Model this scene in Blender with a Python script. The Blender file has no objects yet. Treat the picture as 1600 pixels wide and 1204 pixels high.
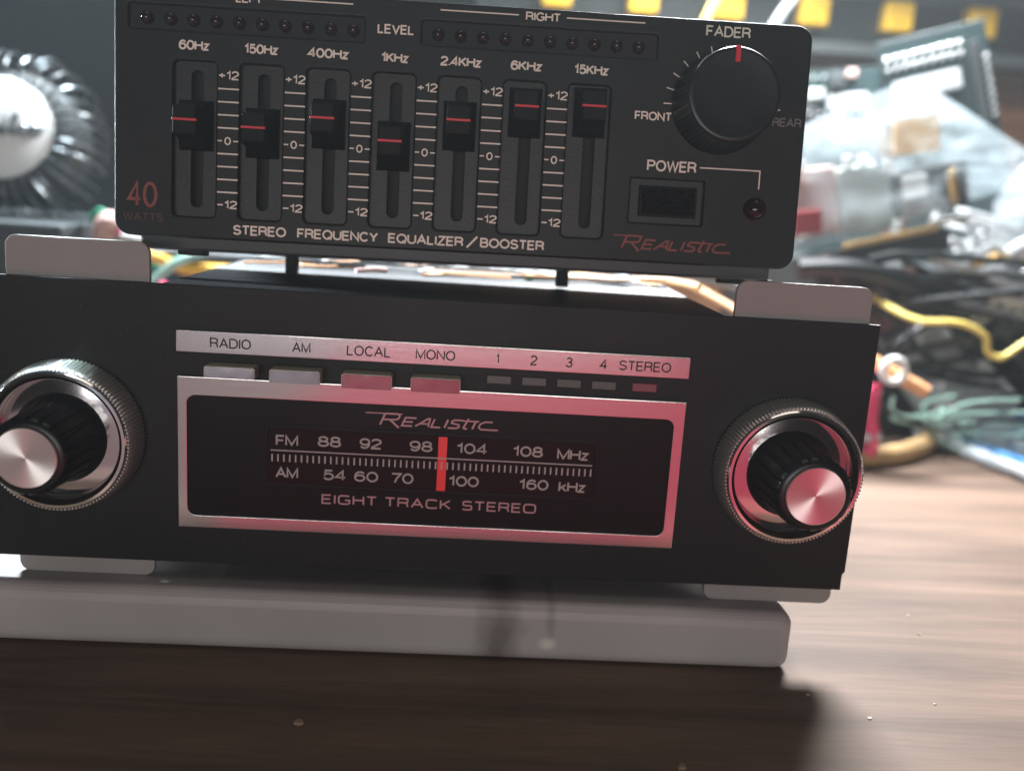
import bpy, bmesh, math, random
from mathutils import Vector, Matrix, Euler, noise
random.seed(7)
S = 0.01                      # everything below is written in centimetres
scn = bpy.context.scene
COL = scn.collection
rad = math.radians
GLARE_HAZE = 0.036                  # density per metre

# ------------------------------------------------------------------ camera
cam_d = bpy.data.cameras.new('camera')
cam = bpy.data.objects.new('camera', cam_d); COL.objects.link(cam)
pitch, yaw, roll = 0.2040, 0.0522, 0.0642
f = Vector((math.sin(yaw)*math.cos(pitch), math.cos(yaw)*math.cos(pitch), -math.sin(pitch)))
r0 = Vector((math.cos(yaw), -math.sin(yaw), 0)); u0 = r0.cross(f)
rv = r0*math.cos(roll) + u0*math.sin(roll); uv = -r0*math.sin(roll) + u0*math.cos(roll)
m = Matrix((rv, uv, -f)).transposed().to_4x4()
m.translation = Vector((0.570, -17.962, 9.513))*S
cam.matrix_world = m
cam_d.sensor_width = 36; cam_d.lens = 31.95
cam_d.clip_start = 0.005; cam_d.clip_end = 20
cam_d.dof.use_dof = True
cam_d.dof.focus_distance = 0.180
cam_d.dof.aperture_fstop = 9.5
scn.camera = cam

# ------------------------------------------------------------------ world + lamps
w = bpy.data.worlds.new('World'); scn.world = w; w.use_nodes = True
nt = w.node_tree; bg = nt.nodes['Background']
tc = nt.nodes.new('ShaderNodeTexCoord'); sp = nt.nodes.new('ShaderNodeSeparateXYZ')
rp = nt.nodes.new('ShaderNodeValToRGB')
nt.links.new(tc.outputs['Generated'], sp.inputs[0]); nt.links.new(sp.outputs['Z'], rp.inputs[0])
rp.color_ramp.elements[0].position = 0.0; rp.color_ramp.elements[0].color = (0.35, 0.30, 0.27, 1)
rp.color_ramp.elements[1].position = 0.7; rp.color_ramp.elements[1].color = (0.8, 0.85, 0.9, 1)
nt.links.new(rp.outputs[0], bg.inputs['Color']); bg.inputs['Strength'].default_value = 0.03

def area(name, loc, target, sx, sy, watts, color, spread=None):
    d = bpy.data.lights.new(name, 'AREA'); d.shape = 'RECTANGLE'
    d.size = sx*S; d.size_y = sy*S; d.energy = watts; d.color = color
    if spread: d.spread = rad(spread)
    o = bpy.data.objects.new(name, d); COL.objects.link(o)
    o.location = Vector(loc)*S
    o.rotation_euler = (Vector(target)-Vector(loc)).to_track_quat('-Z', 'Y').to_euler()
    return o
area('bench_lamp', (16, 28, 31.5), (14, 6, 2), 16, 10, 8.5, (0.95, 0.98, 1.0))
area('bench_lamp_second', (-16.5, 23.5, 31), (-14, 12, 6), 8, 5, 4.2, (0.80, 0.93, 1.0))
area('room_light', (-4, -80, 9), (0, 0, 6), 50, 14, 2.1, (1.0, 0.98, 0.95))
area('overhead_fill', (6, 0, 110), (2, 0, 5), 70, 60, 1.7, (1.0, 0.91, 0.80))  # added lamp, brightens button tops and knob rims from above
area('side_lamp', (-38, 6, 15.5), (-5, 5, 9.0), 5, 4, 0.14, (0.80, 0.93, 1.0), 22)
area('left_knob_spot', (-9, 1.2, 34), (-7.3, -0.22, 5.8), 0.6, 0.6, 0.0045, (0.75, 0.92, 1.0), 2.6)  # added narrow beam, brightens only the upper side of the left knob
area('pale_reflection_fill', (-15.6, -24, 0.5), (-15.6, -24, 8), 19, 36, 0.067, (1.0, 0.72, 0.72))  # added lamp, gives the left part of the trim its pale reflection
area('blue_reflection_fill', (-12, -58, 1.5), (-2, 0, 5), 24, 11, 0.012, (0.52, 0.56, 1.0))  # added lamp, puts a bluish reflection into the left button faces
area('red_reflection_fill', (6.0, -27.7, 0.5), (6.0, -27.7, 8), 24, 44, 0.215, (1.0, 0.13, 0.21))  # added lamp standing in for an unseen red thing mirrored in the trim

scn.view_settings.view_transform = 'Standard'; scn.view_settings.look = 'None'
scn.view_settings.exposure = 0; scn.view_settings.gamma = 1
scn.view_settings.use_curve_mapping = False
scn.cycles.use_denoising = True
scn.cycles.max_bounces = 10; scn.cycles.transparent_max_bounces = 16
scn.cycles.sample_clamp_indirect = 6

# ------------------------------------------------------------------ materials
def mat(name, color, rough=0.5, metal=0.0, spec=0.5, vary=0.0, vscale=60, bump=0.0, bscale=900, coat=0.0,
        trans=0.0, emit=None, aniso=0.0, rough_var=0.0, speck=0.0, sss=0.0):
    mm = bpy.data.materials.new(name); mm.use_nodes = True
    n = mm.node_tree; b = n.nodes['Principled BSDF']
    b.inputs['Base Color'].default_value = (*color, 1)
    b.inputs['Roughness'].default_value = rough; b.inputs['Metallic'].default_value = metal
    b.inputs['Specular IOR Level'].default_value = spec
    b.inputs['Coat Weight'].default_value = coat
    b.inputs['Transmission Weight'].default_value = trans
    if sss:
        b.inputs['Subsurface Weight'].default_value = sss; b.inputs['Subsurface Radius'].default_value = (0.006, 0.005, 0.005)
        b.inputs['Subsurface Scale'].default_value = 0.5
    tc = n.nodes.new('ShaderNodeTexCoord')
    if vary or rough_var:
        nz = n.nodes.new('ShaderNodeTexNoise'); nz.inputs['Scale'].default_value = vscale; nz.inputs['Detail'].default_value = 6
        n.links.new(tc.outputs['Object'], nz.inputs['Vector'])
    if vary:
        mx = n.nodes.new('ShaderNodeMix'); mx.data_type = 'RGBA'
        mx.inputs['A'].default_value = (*[c*(1-vary) for c in color], 1)
        mx.inputs['B'].default_value = (*[min(1, c*(1+vary)) for c in color], 1)
        n.links.new(nz.outputs['Fac'], mx.inputs['Factor']); n.links.new(mx.outputs['Result'], b.inputs['Base Color'])
        last = mx.outputs['Result']
    else:
        last = None
    if speck:
        vz = n.nodes.new('ShaderNodeTexNoise'); vz.inputs['Scale'].default_value = 3300; vz.inputs['Detail'].default_value = 2
        n.links.new(tc.outputs['Object'], vz.inputs['Vector'])
        cr = n.nodes.new('ShaderNodeValToRGB'); cr.color_ramp.elements[0].position = 0.66; cr.color_ramp.elements[1].position = 0.78
        n.links.new(vz.outputs['Fac'], cr.inputs[0])
        ml = n.nodes.new('ShaderNodeMath'); ml.operation = 'MULTIPLY'; ml.inputs[1].default_value = speck
        n.links.new(cr.outputs[0], ml.inputs[0])
        m2 = n.nodes.new('ShaderNodeMix'); m2.data_type = 'RGBA'
        m2.inputs['A'].default_value = (*color, 1); m2.inputs['B'].default_value = (0.5, 0.47, 0.44, 1)
        if last is not None: n.links.new(last, m2.inputs['A'])
        n.links.new(ml.outputs[0], m2.inputs['Factor']); n.links.new(m2.outputs['Result'], b.inputs['Base Color'])
    if rough_var:
        mr = n.nodes.new('ShaderNodeMapRange'); mr.inputs['To Min'].default_value = max(0.02, rough-rough_var); mr.inputs['To Max'].default_value = rough+rough_var
        n.links.new(nz.outputs['Fac'], mr.inputs['Value']); n.links.new(mr.outputs[0], b.inputs['Roughness'])
    if bump:
        bz = n.nodes.new('ShaderNodeTexNoise'); bz.inputs['Scale'].default_value = bscale; bz.inputs['Detail'].default_value = 3
        n.links.new(tc.outputs['Object'], bz.inputs['Vector'])
        bp = n.nodes.new('ShaderNodeBump'); bp.inputs['Strength'].default_value = bump; bp.inputs['Distance'].default_value = 0.0004
        n.links.new(bz.outputs['Fac'], bp.inputs['Height']); n.links.new(bp.outputs[0], b.inputs['Normal'])
    if aniso:
        tg = n.nodes.new('ShaderNodeTangent'); tg.direction_type = 'RADIAL'; tg.axis = 'Y'
        b.inputs['Anisotropic'].default_value = aniso; n.links.new(tg.outputs[0], b.inputs['Tangent'])
    return mm

def brushed(name, color, rough):
    mm = mat(name, color, rough, 1.0)
    n = mm.node_tree; b = n.nodes['Principled BSDF']
    tc = n.nodes.new('ShaderNodeTexCoord'); mp = n.nodes.new('ShaderNodeMapping'); mp.inputs['Scale'].default_value = (60, 60, 6000)
    nz = n.nodes.new('ShaderNodeTexNoise'); nz.inputs['Scale'].default_value = 1; nz.inputs['Detail'].default_value = 5
    n.links.new(tc.outputs['Object'], mp.inputs[0]); n.links.new(mp.outputs[0], nz.inputs['Vector'])
    mr = n.nodes.new('ShaderNodeMapRange'); mr.inputs['To Min'].default_value = rough-0.04; mr.inputs['To Max'].default_value = rough+0.05
    n.links.new(nz.outputs['Fac'], mr.inputs['Value']); n.links.new(mr.outputs[0], b.inputs['Roughness'])
    bp = n.nodes.new('ShaderNodeBump'); bp.inputs['Strength'].default_value = 0.02; bp.inputs['Distance'].default_value = 0.0003
    n.links.new(nz.outputs['Fac'], bp.inputs['Height']); n.links.new(bp.outputs[0], b.inputs['Normal'])
    return mm

def wood(name, dark, light, rough=0.45, axis_scale=(3, 40, 40)):
    mm = mat(name, light, rough, spec=0.25)
    n = mm.node_tree; b = n.nodes['Principled BSDF']
    tc = n.nodes.new('ShaderNodeTexCoord'); mp = n.nodes.new('ShaderNodeMapping'); mp.inputs['Scale'].default_value = axis_scale
    mp.inputs['Rotation'].default_value = (0, 0, rad(3))
    nz = n.nodes.new('ShaderNodeTexNoise'); nz.inputs['Scale'].default_value = 1.6; nz.inputs['Detail'].default_value = 9; nz.inputs['Roughness'].default_value = 0.62; nz.inputs['Distortion'].default_value = 0.6
    n.links.new(tc.outputs['Object'], mp.inputs[0]); n.links.new(mp.outputs[0], nz.inputs['Vector'])
    cr = n.nodes.new('ShaderNodeValToRGB')
    cr.color_ramp.elements[0].position = 0.32; cr.color_ramp.elements[0].color = (*dark, 1)
    cr.color_ramp.elements[1].position = 0.62; cr.color_ramp.elements[1].color = (*light, 1)
    n.links.new(nz.outputs['Fac'], cr.inputs[0])
    fine = n.nodes.new('ShaderNodeTexNoise'); fine.inputs['Scale'].default_value = 1; fine.inputs['Detail'].default_value = 4
    mp2 = n.nodes.new('ShaderNodeMapping'); mp2.inputs['Scale'].default_value = (70, 1100, 1100)
    n.links.new(tc.outputs['Object'], mp2.inputs[0]); n.links.new(mp2.outputs[0], fine.inputs['Vector'])
    ml = n.nodes.new('ShaderNodeMapRange'); ml.inputs['To Min'].default_value = 0.7; ml.inputs['To Max'].default_value = 1.25
    n.links.new(fine.outputs['Fac'], ml.inputs['Value'])
    mx = n.nodes.new('ShaderNodeMix'); mx.data_type = 'RGBA'; mx.blend_type = 'MULTIPLY'; mx.inputs['Factor'].default_value = 1
    n.links.new(cr.outputs[0], mx.inputs['A']); n.links.new(ml.outputs[0], mx.inputs['B'])
    n.links.new(mx.outputs['Result'], b.inputs['Base Color'])
    bp = n.nodes.new('ShaderNodeBump'); bp.inputs['Strength'].default_value = 0.12; bp.inputs['Distance'].default_value = 0.0003
    n.links.new(fine.outputs['Fac'], bp.inputs['Height']); n.links.new(bp.outputs[0], b.inputs['Normal'])
    return mm

def clear_film(name, tint, opacity, rough=0.25):
    mm = bpy.data.materials.new(name); mm.use_nodes = True
    n = mm.node_tree; n.nodes.remove(n.nodes['Principled BSDF']); out = n.nodes['Material Output']
    tr = n.nodes.new('ShaderNodeBsdfTransparent'); df = n.nodes.new('ShaderNodeBsdfDiffuse'); tl = n.nodes.new('ShaderNodeBsdfTranslucent')
    gl = n.nodes.new('ShaderNodeBsdfGlossy'); gl.inputs['Roughness'].default_value = rough
    df.inputs['Color'].default_value = (*tint, 1); tl.inputs['Color'].default_value = (*tint, 1)
    a = n.nodes.new('ShaderNodeMixShader'); a.inputs[0].default_value = 0.5
    n.links.new(df.outputs[0], a.inputs[1]); n.links.new(tl.outputs[0], a.inputs[2])
    b = n.nodes.new('ShaderNodeMixShader'); b.inputs[0].default_value = 0.22
    n.links.new(a.outputs[0], b.inputs[1]); n.links.new(gl.outputs[0], b.inputs[2])
    c = n.nodes.new('ShaderNodeMixShader')
    tc = n.nodes.new('ShaderNodeTexCoord'); nz = n.nodes.new('ShaderNodeTexNoise'); nz.inputs['Scale'].default_value = 45; nz.inputs['Detail'].default_value = 4
    n.links.new(tc.outputs['Object'], nz.inputs['Vector'])
    mr = n.nodes.new('ShaderNodeMapRange'); mr.inputs['From Min'].default_value = 0.3; mr.inputs['From Max'].default_value = 0.7
    mr.inputs['To Min'].default_value = opacity*0.6; mr.inputs['To Max'].default_value = min(1, opacity*1.35)
    n.links.new(nz.outputs['Fac'], mr.inputs['Value']); n.links.new(mr.outputs[0], c.inputs[0])
    n.links.new(tr.outputs[0], c.inputs[1]); n.links.new(b.outputs[0], c.inputs[2]); n.links.new(c.outputs[0], out.inputs[0])
    return mm

M = {
 'radio_black': mat('radio_black', (0.006, 0.0062, 0.0064), 0.50, spec=0.24, rough_var=0.14, speck=0.20, vary=0.5, vscale=28, bump=0.12, bscale=4500),
 'eq_black': mat('eq_black', (0.0095, 0.010, 0.0105), 0.44, spec=0.24, rough_var=0.08, vary=0.12, vscale=50, bump=0.15, bscale=4500),
 'pocket_black': mat('pocket_black', (0.0055, 0.0055, 0.0058), 0.5, bump=0.15, bscale=1500),
 'slot_black': mat('slot_black', (0.004, 0.004, 0.004), 0.7),
 'cap_black': mat('cap_black', (0.004, 0.004, 0.004), 0.6, spec=0.18, bump=0.1, bscale=1200),
 'knob_black': mat('knob_black', (0.006, 0.006, 0.0064), 0.34, spec=0.35, vary=0.2, rough_var=0.08, vscale=120),
 'gloss_black': mat('gloss_black', (0.006, 0.0055, 0.0058), 0.3, spec=0.15, rough_var=0.06, vscale=90),
 'dial_glass': mat('dial_glass', (0.011, 0.006, 0.0065), 0.22, spec=0.15),
 'chassis_grey': mat('chassis_grey', (0.05, 0.05, 0.054), 0.55, 0.0, vary=0.3, vscale=700, bump=0.3, bscale=1500),
 'chassis_dark': mat('chassis_dark', (0.03, 0.03, 0.032), 0.5),
 'aluminium': brushed('aluminium', (0.60, 0.58, 0.57), 0.16),
 'button_metal': mat('button_metal', (0.36, 0.34, 0.345), 0.13, 0.9, rough_var=0.04, vscale=300, vary=0.1),
 'chrome': mat('chrome', (0.72, 0.70, 0.68), 0.10, 1.0, rough_var=0.04, vscale=200),
 'knurl_metal': mat('knurl_metal', (0.62, 0.60, 0.57), 0.30, 0.85, rough_var=0.05, vscale=300),
 'dish_chrome': mat('dish_chrome', (0.58, 0.55, 0.55), 0.11, 1.0, rough_var=0.05, vscale=150),
 'cap_metal': mat('cap_metal', (0.78, 0.75, 0.73), 0.33, 1.0, aniso=0.85),
 'bracket': mat('bracket', (0.26, 0.25, 0.24), 0.55, 0.0, vary=0.10, vscale=120, bump=0.1, bscale=1500),
 'ink_white': mat('ink_white', (0.78, 0.73, 0.63), 0.6, vary=0.15, vscale=800),
 'ink_dial': mat('ink_dial', (0.42, 0.37, 0.35), 0.6, vary=0.1, vscale=900),
 'ink_rose': mat('ink_rose', (0.50, 0.25, 0.27), 0.5, vary=0.1, vscale=900),
 'ink_dark': mat('ink_dark', (0.02, 0.016, 0.018), 0.6),
 'ink_red': mat('ink_red', (0.22, 0.055, 0.042), 0.6, vary=0.3, vscale=700),
 'button_side': mat('button_side', (0.34, 0.30, 0.24), 0.42, 0.35, vary=0.2, vscale=400),
 'ink_red_worn': mat('ink_red_worn', (0.085, 0.026, 0.022), 0.6, vary=0.5, vscale=900),
 'ink_dim': mat('ink_dim', (0.14, 0.135, 0.13), 0.6),
 'needle_red': mat('needle_red', (0.95, 0.03, 0.035), 0.35),
 'mark_red': mat('mark_red', (0.62, 0.02, 0.045), 0.45),
 'led_red': mat('led_red', (0.014, 0.003, 0.004), 0.10, spec=0.35),
 'lens_green': mat('lens_green', (0.055, 0.065, 0.058), 0.4, vary=0.2, vscale=600),
 'lens_red': mat('lens_red', (0.21, 0.035, 0.055), 0.4, vary=0.2, vscale=600),
 'rubber': mat('rubber', (0.012, 0.012, 0.012), 0.75),
 'desk': wood('desk', (0.062, 0.039, 0.027), (0.158, 0.099, 0.071), 0.64),
 'board_wood': wood('board_wood', (0.10, 0.045, 0.02), (0.17, 0.08, 0.04), 0.5),
 'wall': mat('wall', (0.026, 0.034, 0.040), 0.8, vary=0.3, vscale=8),
 'strip_black': mat('strip_black', (0.012, 0.017, 0.017), 0.45),
 'strip_metal': mat('strip_metal', (0.16, 0.18, 0.18), 0.45, 0.6),
 'yellow': mat('yellow', (0.80, 0.48, 0.02), 0.5),
 'yellow_dark': mat('yellow_dark', (0.40, 0.22, 0.02), 0.6),
 'cap_white': mat('cap_white', (0.70, 0.71, 0.71), 0.55),
 'wire_enamel': mat('wire_enamel', (0.15, 0.165, 0.175), 0.36, 0.92),
 'drum_black': mat('drum_black', (0.01, 0.012, 0.012), 0.6),
 'pcb': mat('pcb', (0.012, 0.028, 0.03), 0.4),
 'solder': mat('solder', (0.7, 0.72, 0.72), 0.3, 0.8),
 'gold': mat('gold', (0.75, 0.5, 0.2), 0.3, 0.8),
 'grey_plastic': mat('grey_plastic', (0.36, 0.40, 0.38), 0.5, vary=0.2, vscale=120),
 'dark_plastic': mat('dark_plastic', (0.022, 0.026, 0.028), 0.5, vary=0.3, vscale=40),
 'pink_plastic': mat('pink_plastic', (0.50, 0.32, 0.29), 0.5, vary=0.2, vscale=100),
 'red_plastic': mat('red_plastic', (0.36, 0.06, 0.07), 0.4),
 'magenta': mat('magenta', (0.75, 0.06, 0.16), 0.4),
 'orange_paper': mat('orange_paper', (0.80, 0.46, 0.14), 0.7),
 'white_plastic': mat('white_plastic', (0.75, 0.76, 0.76), 0.4),
 'wire_white': mat('wire_white', (0.46, 0.47, 0.48), 0.35),
 'wire_grey': mat('wire_grey', (0.42, 0.44, 0.46), 0.3),
 'wire_yellow': mat('wire_yellow', (0.80, 0.62, 0.16), 0.4),
 'wire_amber': mat('wire_amber', (0.75, 0.42, 0.06), 0.4),
 'wire_green': mat('wire_green', (0.02, 0.16, 0.09), 0.4),
 'wire_teal': mat('wire_teal', (0.35, 0.55, 0.48), 0.4),
 'wire_black': mat('wire_black', (0.012, 0.014, 0.016), 0.4),
 'wire_blue': mat('wire_blue', (0.05, 0.25, 0.55), 0.35),
 'tan': mat('tan', (0.42, 0.27, 0.12), 0.6, vary=0.25, vscale=150),
 'stick_orange': mat('stick_orange', (0.75, 0.38, 0.18), 0.5),
 'brown_dark': mat('brown_dark', (0.09, 0.04, 0.035), 0.6, vary=0.4, vscale=60),
 'film': clear_film('film', (0.66, 0.78, 0.84), 0.22, 0.12),
 'film_pale': clear_film('film_pale', (0.80, 0.88, 0.93), 0.55),
 'carton_white': mat('carton_white', (0.72, 0.74, 0.74), 0.6, vary=0.1, vscale=40),
 'bead_green': mat('bead_green', (0.03, 0.55, 0.25), 0.3),
 'letter_metal': mat('letter_metal', (0.10, 0.11, 0.12), 0.3, 0.7),
 'flake': mat('flake', (0.24, 0.16, 0.11), 0.7),
 'flake_pale': mat('flake_pale', (0.4, 0.33, 0.27), 0.7),
}

def block_material():
    mm = mat('block_plastic', (0.44, 0.405, 0.40), 0.42, sss=0.3)
    n = mm.node_tree; b = n.nodes['Principled BSDF']
    tc = n.nodes.new('ShaderNodeTexCoord')
    nz = n.nodes.new('ShaderNodeTexNoise'); nz.inputs['Scale'].default_value = 30; nz.inputs['Detail'].default_value = 7
    n.links.new(tc.outputs['Object'], nz.inputs['Vector'])
    cr = n.nodes.new('ShaderNodeValToRGB'); cr.color_ramp.elements[0].position = 0.3; cr.color_ramp.elements[0].color = (0.35, 0.315, 0.31, 1)
    cr.color_ramp.elements[1].position = 0.7; cr.color_ramp.elements[1].color = (0.43, 0.39, 0.385, 1)
    n.links.new(nz.outputs['Fac'], cr.inputs[0]); last = cr.outputs[0]
    # grimy upright smudge where the block was handled, and a pale scuff beside it
    for (cx, cz, sx, sz, col, amt) in ((1.55, 0.6, 0.50, 1.6, (0.10, 0.075, 0.07, 1), 0.75), (2.6, 1.05, 0.14, 0.7, (0.06, 0.05, 0.05, 1), 0.3), (2.55, 0.45, 0.22, 0.16, (0.72, 0.66, 0.6, 1), 0.8)):
        mp = n.nodes.new('ShaderNodeMapping'); mp.vector_type = 'POINT'
        mp.inputs['Location'].default_value = (-cx/sx, 0, -cz/sz); mp.inputs['Scale'].default_value = (1/(sx*S), 0, 1/(sz*S))
        n.links.new(tc.outputs['Object'], mp.inputs[0])
        ad = n.nodes.new('ShaderNodeVectorMath'); ad.operation = 'ADD'
        n2 = n.nodes.new('ShaderNodeTexNoise'); n2.inputs['Scale'].default_value = 160
        n.links.new(tc.outputs['Object'], n2.inputs['Vector'])
        sc = n.nodes.new('ShaderNodeVectorMath'); sc.operation = 'MULTIPLY_ADD'; sc.inputs[1].default_value = (0.9, 0, 0.9); sc.inputs[2].default_value = (-0.45, 0, -0.45)
        n.links.new(n2.outputs['Color'], sc.inputs[0]); n.links.new(mp.outputs[0], ad.inputs[0]); n.links.new(sc.outputs[0], ad.inputs[1])
        ln = n.nodes.new('ShaderNodeVectorMath'); ln.operation = 'LENGTH'; n.links.new(ad.outputs[0], ln.inputs[0])
        mr = n.nodes.new('ShaderNodeMapRange'); mr.inputs['From Min'].default_value = 0.25; mr.inputs['From Max'].default_value = 1.1; mr.inputs['To Min'].default_value = amt; mr.inputs['To Max'].default_value = 0
        n.links.new(ln.outputs['Value'], mr.inputs['Value'])
        mx = n.nodes.new('ShaderNodeMix'); mx.data_type = 'RGBA'; mx.inputs['B'].default_value = col
        n.links.new(mr.outputs[0], mx.inputs['Factor']); n.links.new(last, mx.inputs['A']); last = mx.outputs['Result']
    n.links.new(last, b.inputs['Base Color'])
    return mm
M['block'] = block_material()

# ------------------------------------------------------------------ mesh helpers (cm in, metres out)
class MB:
    def __init__(s): s.v = []; s.f = []; s.flat = False
    def add(s, vs, fs):
        o = len(s.v); s.v += [tuple(p) for p in vs]; s.f += [tuple(i+o for i in q) for q in fs]; return s
    def bm(s, b, mtx=None):
        b.verts.ensure_lookup_table(); b.verts.index_update()
        s.add([(mtx @ v.co if mtx else v.co.copy()) for v in b.verts], [[v.index for v in q.verts] for q in b.faces]); b.free(); return s
    def box(s, x0, x1, y0, y1, z0, z1, r=0.0, seg=2, mtx=None):
        b = bmesh.new(); bmesh.ops.create_cube(b, size=1)
        for v in b.verts:
            v.co = Vector((x0+(v.co.x+.5)*(x1-x0), y0+(v.co.y+.5)*(y1-y0), z0+(v.co.z+.5)*(z1-z0)))
        s.flat = True
        if r: bmesh.ops.bevel(b, geom=list(b.edges), offset=r, segments=seg, affect='EDGES', profile=0.5)
        return s.bm(b, mtx)
    def lathe(s, prof, cx=0, cz=0, n=64, rfun=None, cap0=False, cap1=True):
        # profile: list of (radius, y); axis along Y
        vs, fs = [], []
        for j, (r, y) in enumerate(prof):
            for i in range(n):
                a = 2*math.pi*i/n; rr = r*(rfun(j, i) if rfun else 1)
                vs.append((cx+rr*math.cos(a), y, cz+rr*math.sin(a)))
        for j in range(len(prof)-1):
            for i in range(n):
                k = (i+1) % n
                fs.append((j*n+i, j*n+k, (j+1)*n+k, (j+1)*n+i))
        if cap1: fs.append(tuple(range((len(prof)-1)*n, len(prof)*n)))
        if cap0: fs.append(tuple(reversed(range(0, n))))
        return s.add(vs, fs)
    def tube(s, pts, r, n=10, smooth=8, closed=False):
        P = [Vector(p) for p in pts]
        if smooth and len(P) > 2:
            Q = []
            L = len(P)
            rng = range(L if closed else L-1)
            for i in rng:
                if closed: p0, p1, p2, p3 = P[(i-1) % L], P[i], P[(i+1) % L], P[(i+2) % L]
                else: p0, p1, p2, p3 = P[max(i-1, 0)], P[i], P[i+1], P[min(i+2, L-1)]
                for k in range(smooth):
                    t = k/smooth
                    Q.append(0.5*((2*p1)+(-p0+p2)*t+(2*p0-5*p1+4*p2-p3)*t*t+(-p0+3*p1-3*p2+p3)*t**3))
            if not closed: Q.append(P[-1])
            P = Q
        L = len(P); vs, fs = [], []; nrm = None
        for i in range(L):
            a = P[(i-1) % L] if (closed or i > 0) else P[i]; c = P[(i+1) % L] if (closed or i < L-1) else P[i]
            t = (c-a).normalized()
            if nrm is None:
                nrm = t.orthogonal().normalized()
            nrm = (nrm - t*nrm.dot(t)).normalized(); bn = t.cross(nrm)
            rr = r(i/(L-1)) if callable(r) else r
            for k in range(n):
                an = 2*math.pi*k/n; vs.append(P[i]+(nrm*math.cos(an)+bn*math.sin(an))*rr)
        for i in range(L if closed else L-1):
            j = (i+1) % L
            for k in range(n):
                q = (k+1) % n; fs.append((i*n+k, i*n+q, j*n+q, j*n+k))
        if not closed:
            fs.append(tuple(reversed(range(n)))); fs.append(tuple(range((L-1)*n, L*n)))
        return s.add(vs, fs)
    def plate(s, loops, y_front, y_back, bevel=0.0):
        s.flat = True
        # flat plate in the XZ plane, first loop outside, others holes
        cu = bpy.data.curves.new('outline', 'CURVE'); cu.dimensions = '2D'; cu.fill_mode = 'BOTH'
        for lp in loops:
            q = cu.splines.new('POLY'); q.points.add(len(lp)-1); q.use_cyclic_u = True
            for i, (x, z) in enumerate(lp): q.points[i].co = (x, z, 0, 1)
        h = (y_back-y_front)/2
        cu.extrude = max(1e-4, h-bevel)
        if bevel: cu.bevel_depth = bevel; cu.bevel_resolution = 4; cu.offset = -bevel
        ob = bpy.data.objects.new('outline', cu); COL.objects.link(ob)
        dg = bpy.context.evaluated_depsgraph_get()
        me = bpy.data.meshes.new_from_object(ob.evaluated_get(dg))
        c = (y_front+y_back)/2
        s.add([(v.co.x, c-v.co.z, v.co.y) for v in me.vertices], [tuple(p.vertices) for p in me.polygons])
        bpy.data.objects.remove(ob); bpy.data.curves.remove(cu); bpy.data.meshes.remove(me)
        return s
    def build(s, name, material, parent=None, loc=None, rot=None, smooth=True, angle=35, origin=None):
        if s.flat and angle == 35: angle = 4
        og = Vector(origin) if origin else Vector((0, 0, 0))
        me = bpy.data.meshes.new(name)
        me.from_pydata([((Vector(p)-og)*S)[:] for p in s.v], [], s.f)
        b = bmesh.new(); b.from_mesh(me); bmesh.ops.remove_doubles(b, verts=b.verts, dist=1e-7)
        bmesh.ops.recalc_face_normals(b, faces=b.faces); b.to_mesh(me); b.free()
        if smooth:
            me.polygons.foreach_set('use_smooth', [True]*len(me.polygons)); me.set_sharp_from_angle(angle=rad(angle))
        me.materials.append(M[material] if isinstance(material, str) else material)
        o = bpy.data.objects.new(name, me); COL.objects.link(o)
        if parent: o.parent = parent
        o.location = (Vector(loc) if loc else Vector((0, 0, 0)))*S + og*S
        if rot: o.rotation_euler = rot
        return o

def empty(name, loc=(0, 0, 0), rot=None):
    o = bpy.data.objects.new(name, None); COL.objects.link(o); o.location = Vector(loc)*S
    o.empty_display_size = 0.01
    if rot: o.rotation_euler = rot
    return o
def tag(o, label, cat, group=None):
    o['label'] = label; o['category'] = cat
    if group: o['group'] = group
    return o
def kind(o, k): o['kind'] = k; return o
def dup(o, parent, dloc=(0, 0, 0)):
    c = o.copy(); COL.objects.link(c); c.parent = parent; c.location = o.location + Vector(dloc)*S
    for ch in o.children:
        d = ch.copy(); COL.objects.link(d); d.parent = c
    return c
def rr(x0, x1, z0, z1, r, n=6):
    out = []
    for cx, cz, a0 in ((x1-r, z1-r, 0), (x0+r, z1-r, 90), (x0+r, z0+r, 180), (x1-r, z0+r, 270)):
        for i in range(n+1):
            a = rad(a0+90*i/n); out.append((cx+r*math.cos(a), cz+r*math.sin(a)))
    return out
def circ(cx, cz, r, n=32): return [(cx+r*math.cos(2*math.pi*i/n), cz+r*math.sin(2*math.pi*i/n)) for i in range(n)]

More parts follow.
